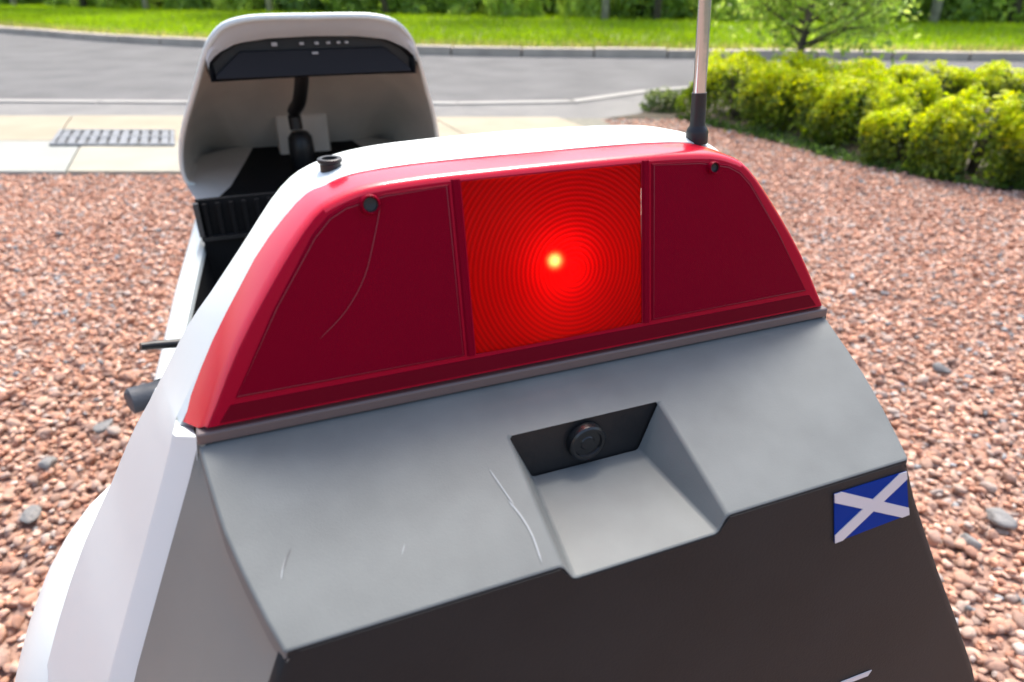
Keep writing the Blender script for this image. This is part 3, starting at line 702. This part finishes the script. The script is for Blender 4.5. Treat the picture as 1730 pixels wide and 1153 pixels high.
# ---- dark back and grey housing sides
ZS = [.6630, .650, .638, .615, .588, .55, .50, .45, .38, .28, .16]
def xd(z): return interp(z, [.16, .28, .38, .45, .50, .55, .588, .615, .638, .655, .665], [.245, .255, .258, .246, .224, .196, .1735, .1585, .1458, .1378, .1335])
def yd(z): return -.0799 - .13 * (.66 - max(z, .3))
def xs_(z): return interp(z, [.16, .33, .46, .574, .632, .685, .697], [.272, .272, .247, .2045, .1795, .1565, .152])
rows_d = []
for z in ZS:
    x, y = xd(z), yd(z)
    zn = .6560 if z > .66 else z
    half = [(0, yd(zn), zn), (.0315, yd(zn), zn), (.0372, y, z), (x * .6, y, z), (x - .006, y, z), (x - .0025, y + .0006, z), (x - .0007, y + .0022, z), (x, y + .005, z)]
    rows_d.append(mirror(half))
rows_d.insert(0, [(p[0], p[1] + .0016, p[2] + .0002) for p in rows_d[0]])
V, F = loft(rows_d); back = mk('back_panel', V, F, M_dark, car)
# black underside joining panel roll and back panel
for sgn in (-1, 1):
    rws = []
    ZH = [.7015, .6938, .684, .674, .664] + ZS[1:]
    for z in ZH:
        zi = z
        if z >= .664:                                                # along the sloping panel edge
            yf = min(-.0008 - (.6938 - z) / .377, .0002); xf = interp(yf, PY[::-1], PW[::-1]) - .0010; zf = z - .0030
        else:
            xf, yf, zf = xd(z), yd(z) + .005, z
        xb, yb = xs_(zf) + .0008, .0009
        rws.append([(sgn * (xf + (xb - xf) * t + .0025 * math.sin(math.pi * t) * -1), yf + (yb - yf) * t, zf) for t in (0, .12, .35, .6, .85, 1)])
    V, F = loft(rws); mk('housing_side', V, F, M_side, car)
# light seam of the recess: panel lip meets dark back
# ---- flag sticker on the dark back
def onback(x, z, d=.0007): return (x, yd(z) - d, z)
q0, q1, q2, q3 = [np.array(p) for p in ((.0908, .6588), (.1322, .6588), (.1395, .6338), (.0955, .6322))]
def sticker(name, pts, d, m, par):
    V = [onback(p[0], p[1], d) for p in pts] + [onback(p[0], p[1], d - .00035) for p in pts]; n = len(pts)
    F = [tuple(range(n))] + [(i, (i + 1) % n, n + (i + 1) % n, n + i) for i in range(n)]
    return mk(name, V, F, m, par, smooth=False)
fs = sticker('flag_sticker', [q0, q1, q2, q3], .0006, M_blue, car); fs['label'] = 'blue flag sticker with white diagonal cross'
def band(p0, p1, p2, p3, a=.165, b=.10): return [p0, p0 + b * (p1 - p0), p2 + a * (p1 - p2), p2, p2 + b * (p3 - p2), p0 + a * (p3 - p0)]
sticker('cross_band', band(q0, q1, q2, q3), .00095, M_flagw, fs); sticker('cross_band', band(q1, q0, q3, q2), .00098, M_flagw, fs)
# lettering strokes low on the dark back (only their tops show)
for pts in ([(.1335, .5375), (.1355, .5405), (.115, .5415), (.1095, .5290), (.1120, .5290), (.1165, .5385)], [(.1025, .5435), (.1065, .5442), (.1040, .5270), (.1000, .5270)]):
    sticker('letter_stroke', [np.array(p) for p in pts], .0006, M_flagw, back)

# ---- scratches
def ribbon(name, pts, wd, m, par, fn):
    V, F = [], []
    for i, p in enumerate(pts):
        a = np.array(pts[max(i - 1, 0)]); b = np.array(pts[min(i + 1, len(pts) - 1)]); t = b - a; t = t / np.linalg.norm(t); nrm = np.array([-t[1], t[0]])
        ww = wd * (0.25 if i in (0, len(pts) - 1) else 1)
        for s in (-.5, .5): V.append(fn(*(np.array(p) + nrm * ww * s)))
    for i in range(len(pts) - 1): F.append((2 * i, 2 * i + 1, 2 * i + 3, 2 * i + 2))
    return mk(name, V, F, m, par, smooth=False)
onp = lambda x, y: (x, y, pz(y) + .0003)
ribbon('scratch', crom([(-.0490, -.037), (-.0468, -.046), (-.0450, -.053)], 4), .0006, M_scr, panel, onp)
ribbon('scratch', crom([(-.0465, -.051), (-.0440, -.058), (-.0427, -.066), (-.0432, -.076)], 4), .0008, M_scr, panel, onp)
ribbon('scratch', crom([(-.1265, -.0475), (-.1285, -.0505), (-.1300, -.0540)], 3), .0005, M_scrd, panel, onp)
ribbon('scratch', crom([(-.1285, -.0500), (-.1303, -.0540), (-.1312, -.0570)], 3), .0005, M_scr, panel, onp)
ribbon('scratch', crom([(-.0905, -.060), (-.0885, -.0565)], 3), .0004, M_scr, panel, onp)

# ---- tail lamp
lamp = empty('tail_lamp', (0, 0, 0)); lamp.parent = car
# the lamp is a part: a mesh body carries its cells, so build the body first and parent cells to it
bpy.data.objects.remove(lamp)
faceH = crom([(0, .7848), (.0407, .7846), (.059, .7842), (.077, .7830), (.089, .7800), (.0985, .7748), (.1136, .7577), (.1335, .7305), (.15, .7018)], 3)
faceH = [(float(a), float(b)) for a, b in faceH]
outH = []
for (x, z) in faceH:
    f = interp(z, [.70, .76, .785], [.010, .0075, .001]); outH.append((x + f * (1 if x > .04 else x / .04), z - interp(z, [.70, .75, .785], [.0072, .004, -.0005])))
LX = .0407
def ring(H, off, grow=0.0):
    out = []
    for x, z in H: out.append((x, ly(z, off), z))
    return mirror(out)
# inward offset of the outline for the rounded front edge
def inset(H, d):
    out = []
    n = len(H)
    for i, (x, z) in enumerate(H):
        a = np.array(H[max(i - 1, 0)]); b = np.array(H[min(i + 1, n - 1)]); t = (b - a) / np.linalg.norm(b - a); nr_ = np.array([t[1], -t[0]])
        p = np.array((x, z)) + nr_ * d
        if i == 0: p[0] = 0
        if i == n - 1: p[1] = z
        out.append((float(p[0]), float(p[1])))
    return out
iH = inset(faceH, .0026)
R0 = ring(outH, .0215); R1 = ring([(a[0] * .75 + b[0] * .25, a[1] * .75 + b[1] * .25) for a, b in zip(faceH, outH)], .0045); R2 = ring(inset(faceH, .0004), .0014); R3 = ring(inset(faceH, .0013), .0004); R4 = ring(iH, 0.0)
V, F = loft([R0, R1, R2, R3, R4]); n5 = len(R4); o4 = 4 * n5
# face of four pieces around the open middle cell
zt, zb = .7815, .7108
CT = [len(V), len(V) + 1, len(V) + 2, len(V) + 3]; V += [(-LX, ly(zt), zt), (LX, ly(zt), zt), (-LX, ly(zb), zb), (LX, ly(zb), zb)]
BB = [len(V), len(V) + 1]; V += [(-LX, ly(.7018), .7018), (LX, ly(.7018), .7018)]
li = [i for i in range(n5) if V[o4 + i][0] < -LX - .0005]; ri_ = [i for i in range(n5) if V[o4 + i][0] > LX + .0005]; mi = [i for i in range(n5) if li[-1] <= i <= ri_[0]]
F.append(tuple([BB[0]] + [o4 + i for i in li] + [CT[0], CT[2]])); F.append(tuple([CT[3], CT[1]] + [o4 + i for i in ri_] + [BB[1]]))
F.append(tuple([o4 + i for i in mi] + [CT[1], CT[0]])); F.append((CT[2], CT[3], BB[1], BB[0]))
# underside
ub = len(V); V += [(V[0][0], V[0][1], V[0][2]), (V[n5 - 1][0], V[n5 - 1][1], V[n5 - 1][2])]
F.append((o4, BB[0], BB[1], o4 + n5 - 1, 3 * n5 + n5 - 1, 2 * n5 + n5 - 1, n5 + n5 - 1, n5 - 1, 0, n5, 2 * n5, 3 * n5))
lampb = mk('tail_lamp', V, F, M_redb, car, smooth=True, mats=[M_redb, M_face])
for p in lampb.data.polygons:
    if p.normal.y < -0.9: p.material_index = 1; lampb.data.set_sharp_from_angle(angle=R(50))
lampb['label'] = 'wide red tail lamp with its middle cell lit'
# two dark reflector cells
cellH = [(.0455, .7108), (.1372, .7112), (.1180, .7425), (.1000, .7680), (.0930, .7745), (.0860, .7778), (.0700, .7805), (.0455, .7812)]
def cell(sgn, m):
    base = [np.array(p) for p in cellH]; cen = sum(base) / len(base)
    r0 = [(sgn * p[0], ly(p[1], .0002), p[1]) for p in base]; r1 = []
    for p in base:
        q = p + (cen - p) / np.linalg.norm(cen - p) * .0009; r1.append((sgn * q[0], ly(q[1], -.0006), q[1]))
    V, F = loft([r0, r1], close=True); F.append(tuple(range(len(r0), 2 * len(r0))))
    c = mk('reflector_cell', V, F, m, lampb, smooth=False)
    # fine moulded edge lines and a few ribs beside the divider
    q = [p + (cen - p) / np.linalg.norm(cen - p) * .0016 for p in base]; q.append(q[0])
    onc = lambda x, z: (sgn * x, ly(z, -.0008), z)
    ribbon('edge_line', q, .00035, M_crack, c, onc)
    return c
cell(-1, M_cell); cell(1, M_cell)
# divider ribs, lower bevel strip
for sgn in (-1, 1):
    x0, x1 = sgn * (LX + .0004), sgn * (LX + .0040)
    V = [(x0, ly(zb, .0), zb), (x1, ly(zb, 0), zb), (x1, ly(.7826, 0), .7826), (x0, ly(.7826, 0), .7826), (x0 + sgn * .0008, ly(zb, -.0009), zb), (x1 - sgn * .0008, ly(zb, -.0009), zb), (x1 - sgn * .0008, ly(.7826, -.0009), .7826), (x0 + sgn * .0008, ly(.7826, -.0009), .7826)]
    mk('divider_rib', V, [(0, 1, 5, 4), (1, 2, 6, 5), (2, 3, 7, 6), (3, 0, 4, 7), (4, 5, 6, 7)], M_cell, lampb, smooth=False)
V = [(-.1392, ly(.7090, -.0003), .7090), (.1392, ly(.7090, -.0003), .7090), (.1440, ly(.7030, -.0006), .7030), (-.1440, ly(.7030, -.0006), .7030), (-.1392, ly(.7090, .0006), .7090), (.1392, ly(.7090, .0006), .7090), (.1440, ly(.7030, .0006), .7030), (-.1440, ly(.7030, .0006), .7030)]
mk('lower_strip', V, [(0, 1, 2, 3), (0, 4, 5, 1), (1, 5, 6, 2), (2, 6, 7, 3), (3, 7, 4, 0)], mat('red_strip', (0.13, 0.0004, 0.009), rough=0.3, spec=0.06), lampb, smooth=False)
# gasket below the lens
box('gasket', (-.1534, -.0004, .6945), (.1534, .010, .6998), M_gasket, lampb, bevel=.0012)
# lit cell: diffuser plate, reflector bowl and bulb
V = []
for z in np.linspace(zb, zt, 12):
    for x in np.linspace(-LX, LX, 12): V.append((x, ly(z, .0004 - .0008 * (1 - (x / LX) ** 8)), z))
F = [(j * 12 + i, j * 12 + i + 1, (j + 1) * 12 + i + 1, (j + 1) * 12 + i) for j in range(11) for i in range(11)]
mk('lit_cell', V, F, M_fresnel, lampb)
yb_ = .058
V = [(-LX, ly(zb, .001), zb), (LX, ly(zb, .001), zb), (LX, ly(zt, .001), zt), (-LX, ly(zt, .001), zt), (-.03, yb_, .720), (.03, yb_, .720), (.03, yb_, .772), (-.03, yb_, .772)]
mk('reflector_bowl', V, [(0, 1, 5, 4), (1, 2, 6, 5), (2, 3, 7, 6), (3, 0, 4, 7), (4, 5, 6, 7)], M_bowl, lampb, smooth=False)
# bulb on the line of sight of the bright spot: a little behind the diffuser
lathe('bulb', [(0, -.0024), (.0013, -.0020), (.0021, -.0010), (.0024, 0), (.0021, .0010), (.0013, .0020), (0, .0024)], (.0012, .0190, .7417), (0, 1, 0), M_bulb, lampb, n=16)
# screw holes near the top corners
for sgn in (-1, 1):
    c0 = (sgn * .0772, ly(.7772, -.0026), .7772); ax = (0, -1, KL)
    q = 1.0 if sgn < 0 else 0.72
    sc = lathe('screw', [(0, -.0012), (.0024 * q, -.0010), (.0028 * q, .0)], c0, ax, M_black, lampb, n=20)
    lathe('screw_rim', [(.0028 * q, .0), (.0033 * q, .0004), (.0037 * q, .0), (.0040 * q, -.002)], c0, ax, M_cell, sc, n=20)
onl = lambda x, z: (x, ly(z, -.0009), z)
ribbon('crack', crom([(-.0735, .7755), (-.0770, .7650), (-.0830, .7500), (-.0920, .7380), (-.1030, .7290)], 4), .00035, M_crack, lampb, onl)
# little nib on the top flank
# ---- mast and the empty mast socket
zt_ = .7890
lathe('mast_socket', [(.0042, -.004), (.0042, .0010), (.0050, .0017), (.0049, .0029), (.0043, .0032), (.0031, .0030), (.0029, .0), (0, -.001)], (-.0862, .0455, .7848), (0, 0, 1), M_black, car, n=24)
mast = lathe('mast', [(.0001, -.004), (.0052, -.004), (.0052, .0012), (.0046, .0028), (.0039, .0038), (.0036, .0046), (.0034, .0190), (.0028, .0194), (.0001, .0194)], (.0850, .0385, .7862), (-.085, 0.0, 1), M_black, car, n=24)
mast['label'] = 'upright chrome mast in a black socket'
ax = Vector((-.085, 0, 1)).normalized(); b0 = Vector((.0850, .0385, .7862))
lathe('pole', [(.0030, .018), (.0030, .35), (.0027, .352), (.0025, .80), (.0001, .80)], b0, ax, M_chrome, mast, n=24)

# ---- wheel arches (bulging over the rear wheels), wheels
def fender(sgn):
    rows_ = []
    cx, cz, rx, rz = .198, .254, .156, .297
    for t in np.linspace(-1, 1, 25):
        y = .169 + .169 * t; s = (1 - abs(t) ** 2.8) ** 0.5 if abs(t) < 1 else 0.0; s = max(s, .02); row = []
        for a in np.linspace(-0.55, 1.0, 22) * math.pi / 2:
            row.append((sgn * (cx - .03 * (1 - s) + rx * s * math.cos(a) if True else 0), y, cz + rz * (s if a > 0 else 1) * math.sin(a)))
        rows_.append(row)
    V, F = loft(rows_); return mk('wheel_arch', V, F, M_white, car)
fender(-1); fender(1)
def wheel(x, y, r, wd, nm):
    V, F = [], []
    wl = lathe(nm, [(r * .62, -wd * .4), (r * .70, -wd * .5), (r * .93, -wd * .5), (r, -wd * .25), (r, wd * .25), (r * .93, wd * .5), (r * .70, wd * .5), (r * .62, wd * .4), (r * .62, -wd * .4)], (x, y, r + .004), (1, 0, 0), M_tyre, car, n=40)
    lathe('rim', [(.0001, -wd * .15), (.02, -wd * .45), (.03, -wd * .2), (r * .5, -wd * .1), (r * .63, -wd * .42), (r * .63, wd * .42), (r * .5, wd * .1), (.03, wd * .2), (.02, wd * .45), (.0001, wd * .15)], (x, y, r + .004), (1, 0, 0), M_white, wl, n=32)
wheel(-.285, .17, .200, .05, 'wheel'); wheel(.285, .17, .200, .05, 'wheel'); wheel(0, 1.32, .155, .045, 'wheel')

# ---- cockpit tub, liner, seat
TY = [.07, .15, .30, .45, .50, .60, .75, .88, 1.02, 1.20, 1.36]
TX = [.190, .205, .236, .246, .240, .219, .202, .200, .196, .17, .12]
TZ = [.640, .560, .495, .482, .490, .528, .544, .532, .495, .44, .37]
def tub_row(y, x, z, inn=0.0):
    h = [(0, y, .125), (x * .55, y, .125), (x + .0, y, .165), (x + .035 - inn, y, .27), (x + .03 - inn, y, z - .13), (x + .010, y, z - .03), (x + .001, y, z - .006), (x - .004, y, z), (x - .016, y, z + .001), (x - .021, y, z - .004), (x - .022, y, z - .02)]
    return mirror(h)
V, F = loft([tub_row(y, x, z) for y, x, z in zip(TY, TX, TZ)]); mk('body_tub', V, F, M_white, car)
V, F = loft([mirror([(0, y, .165), (x * .6, y, .165), (x - .030, y, .22), (x - .024, y, z - .05), (x - .0225, y, z - .012)]) for y, x, z in zip(TY, TX, TZ)]); mk('cockpit_liner', V, F, M_liner, car)
# seat: cushion + leaning back behind the tail shell
sx = .165
rows_ = []
for y, z in ((.62, .21), (.56, .245), (.45, .25), (.34, .27), (.27, .33), (.20, .48), (.14, .62), (.105, .70), (.09, .735)):
    rows_.append([(sx * u * (1 if z < .5 else interp(z, [.5, .735], [1.0, .62])), y - .02 * (1 - u * u), z - .012 * (1 - u * u)) for u in np.linspace(-1, 1, 9)])
V, F = loft(rows_); mk('seat', V, F, M_liner, car, solid=.02)
# louvred black cover in front of the pedals
cov = box('louvre_cover', (-.185, .70, .33), (-.085, .708, .598), M_liner, car)
for i in range(6):
    x = -.178 + i * .016; box('louvre', (x, .694, .550), (x + .006, .6995, .594), M_liner, cov, bevel=.001, seg=1)
box('louvre_frame', (-.186, .690, .546), (-.083, .6985, .551), M_black, cov)
box('louvre_frame', (-.188, .690, .552), (-.182, .6985, .596), mat('worn_black', (0.05, 0.048, 0.046), rough=0.5), cov)
# handlebar: grip and brake lever sticking out of the left and right side
for sgn in (-1, 1):
    hb = tube('handlebar', [(0, .50, .30), (sgn * .16, .50, .33), (sgn * .225, .47, .44), (sgn * .240, .445, .478)], .011, M_black, car, n=14)
    tube('grip', [(sgn * .228, .452, .470), (sgn * .236, .446, .472), (sgn * .266, .436, .474), (sgn * .268, .435, .474)], [.010, .0130, .0135, .010], M_rubber, hb, n=18)
    tube('brake_lever', [(sgn * .205, .47, .512), (sgn * .235, .46, .520), (sgn * .247, .455, .523)], [.005, .0045, .004], M_black, hb, n=10)

# ---- nose shell, open towards the rider
rim = crom([(0, .775, .807), (.05, .775, .807), (.085, .776, .805), (.113, .780, .797), (.132, .790, .780), (.143, .803, .762), (.157, .826, .732), (.172, .86, .70), (.191, .90, .66), (.206, .935, .62), (.214, .955, .58), (.211, .962, .556), (.200, .966, .548)], 3)
def nrow(dy, sx, dz, sq=0.0):
    return mirror([(p[0] * sx, p[1] + dy, .545 + (p[2] - .545) * (1 - dz) - sq) for p in rim])
V, F = loft([nrow(0, 1, 0), nrow(.02, 1.008, -.005), nrow(.10, 1.01, .04), nrow(.20, .99, .15, .01), nrow(.30, .93, .32, .03), nrow(.38, .82, .50, .06), nrow(.45, .64, .68, .10), nrow(.50, .40, .82, .14), nrow(.525, .12, .93, .17)])
nose = mk('nose_shell', V, F, M_white, car, mats=[M_white, M_inner], solid=0.006)
# lower front hull under the nose
V, F = loft([mirror([(0, y, zb_), (x * .6, y, zb_ + .01), (x, y, zb_ + .1), (x * 1.02, y, zt2)]) for y, x, zb_, zt2 in ((1.00, .198, .14, .542), (1.12, .204, .15, .545), (1.25, .195, .17, .53), (1.38, .155, .21, .48), (1.46, .09, .26, .42), (1.49, .02, .30, .38))])
mk('front_hull', V, F, M_white, car, mats=[M_white, M_liner], solid=.004)
# inner cross floor of the nose (black) and grey pillar
V, F = loft([[(-.196, .915, .535), (-.11, .93, .528), (0, .94, .528), (.11, .93, .528), (.196, .915, .535)], [(-.213, .97, .556), (-.10, .97, .535), (0, .97, .535), (.10, .97, .535), (.213, .97, .556)], [(-.216, 1.12, .546), (-.09, 1.12, .548), (0, 1.12, .55), (.09, 1.12, .548), (.216, 1.12, .546)], [(-.21, 1.25, .535), (-.08, 1.25, .56), (0, 1.25, .56), (.08, 1.25, .56), (.21, 1.25, .535)]])
V, F = loft([[(x, interp(x, [p[0] for p in r_], [p[1] for p in r_]), interp(x, [p[0] for p in r_], [p[2] for p in r_])) for x in (r_[0][0], -.175 + .03 * j_, -.10 + .01 * j_, 0, .10 - .01 * j_, .175 - .03 * j_, r_[4][0])] for j_, r_ in enumerate([V[i:i + 5] for i in range(0, 20, 5)])])
nf = mk('nose_floor', V, F, M_liner, car, mats=[M_liner, M_inner])
for p in nf.data.polygons:
    if p.index % 6 in (0, 5): p.material_index = 1
pil = box('steering_pillar', (-.050, 1.14, .45), (.046, 1.24, .622), M_inner, car, bevel=.006)
# rear-facing brow between the rim and the display hood
bo_ = [(p[0] * .985, p[1] + .003, p[2] - .003) for p in rim[:16]]
dq = [(0, .7790), (.06, .7775), (.100, .7725), (.126, .7610), (.1405, .7480), (.1408, .7420)]
dl = [0]
for a, b in zip(dq[:-1], dq[1:]): dl.append(dl[-1] + math.dist(a, b))
bi_ = []
for i in range(16):
    t = dl[-1] * i / 15; bi_.append((interp(t, dl, [q[0] for q in dq]), .801, interp(t, dl, [q[1] for q in dq]) + .0005))
V, F = loft([mirror(bo_), mirror([((a[0] + b[0]) / 2, (a[1] + b[1]) / 2 - .004, (a[2] + b[2]) / 2) for a, b in zip(bo_, bi_)]), mirror(bi_)])
mk('nose_brow', V, F, mat('brow_grey', (0.50, 0.50, 0.49), rough=0.5, var=0.05, vscale=10), car)
# dark display hood under the nose top
dh = [(0, .7790), (.06, .7775), (.100, .7725), (.126, .7610), (.1405, .7480), (.1400, .7265), (.07, .7275), (0, .7280)]
def dring(y, s=1.0, dz=0.0): return mirror([(x * s, y + (.7535 - z) * -.0, .7535 + (z - .7535) * s + dz) for x, z in dh])
V, F = loft([dring(.802), dring(.808, 1.0), dring(.89, 1.03, .004)], close=True)
n_d = len(dring(.8))
hood = mk('display_hood', V, F, M_black, car, smooth=True)
V, F = loft([dring(.802), dring(.806, .975), dring(.815, .95)], close=True); F.append(tuple(range(2 * n_d, 3 * n_d))); mk('hood_lip', V, F, M_black, hood)
fp = [(-.098, .7625), (.098, .7625), (.132, .7345), (.134, .7290), (-.134, .7290), (-.132, .7345)]
V = [(x, .8005 if z < .75 else .810, z) for x, z in fp] + [(x, .820, z) for x, z in fp]
mk('display_face', V, [tuple(range(6))] + [(i, (i + 1) % 6, 6 + (i + 1) % 6, 6 + i) for i in range(6)], M_dash, hood, bevel=.002, seg=2)
for x, z, s in ((-.052, .7700, .0022), (-.016, .7700, .0016), (.004, .7700, .0016), (.020, .7700, .0014), (.034, .7700, .0014), (.045, .7700, .0014)):
    box('indicator', (x - s * 1.6, .8085, z - s), (x + s * 1.6, .8150, z + s), M_led, hood)
box('indicator', (-.004, .8050, .7565), (.004, .8088, .7590), M_led, hood)
# hanging black cable stalk and knob in front of the pillar
st = tube('stalk', crom([(-.004, .99, .720), (-.006, 1.00, .695), (-.012, 1.03, .660), (-.020, 1.06, .640), (-.020, 1.06, .610)], 4), .0115, M_black, car, n=14)
lathe('knob', [(.0001, .022), (.014, .021), (.021, .012), (.0225, -.012), (.020, -.04), (.012, -.06), (.0001, -.062)], (-.016, 1.06, .585), (0, 0, 1), M_black, st, n=20)
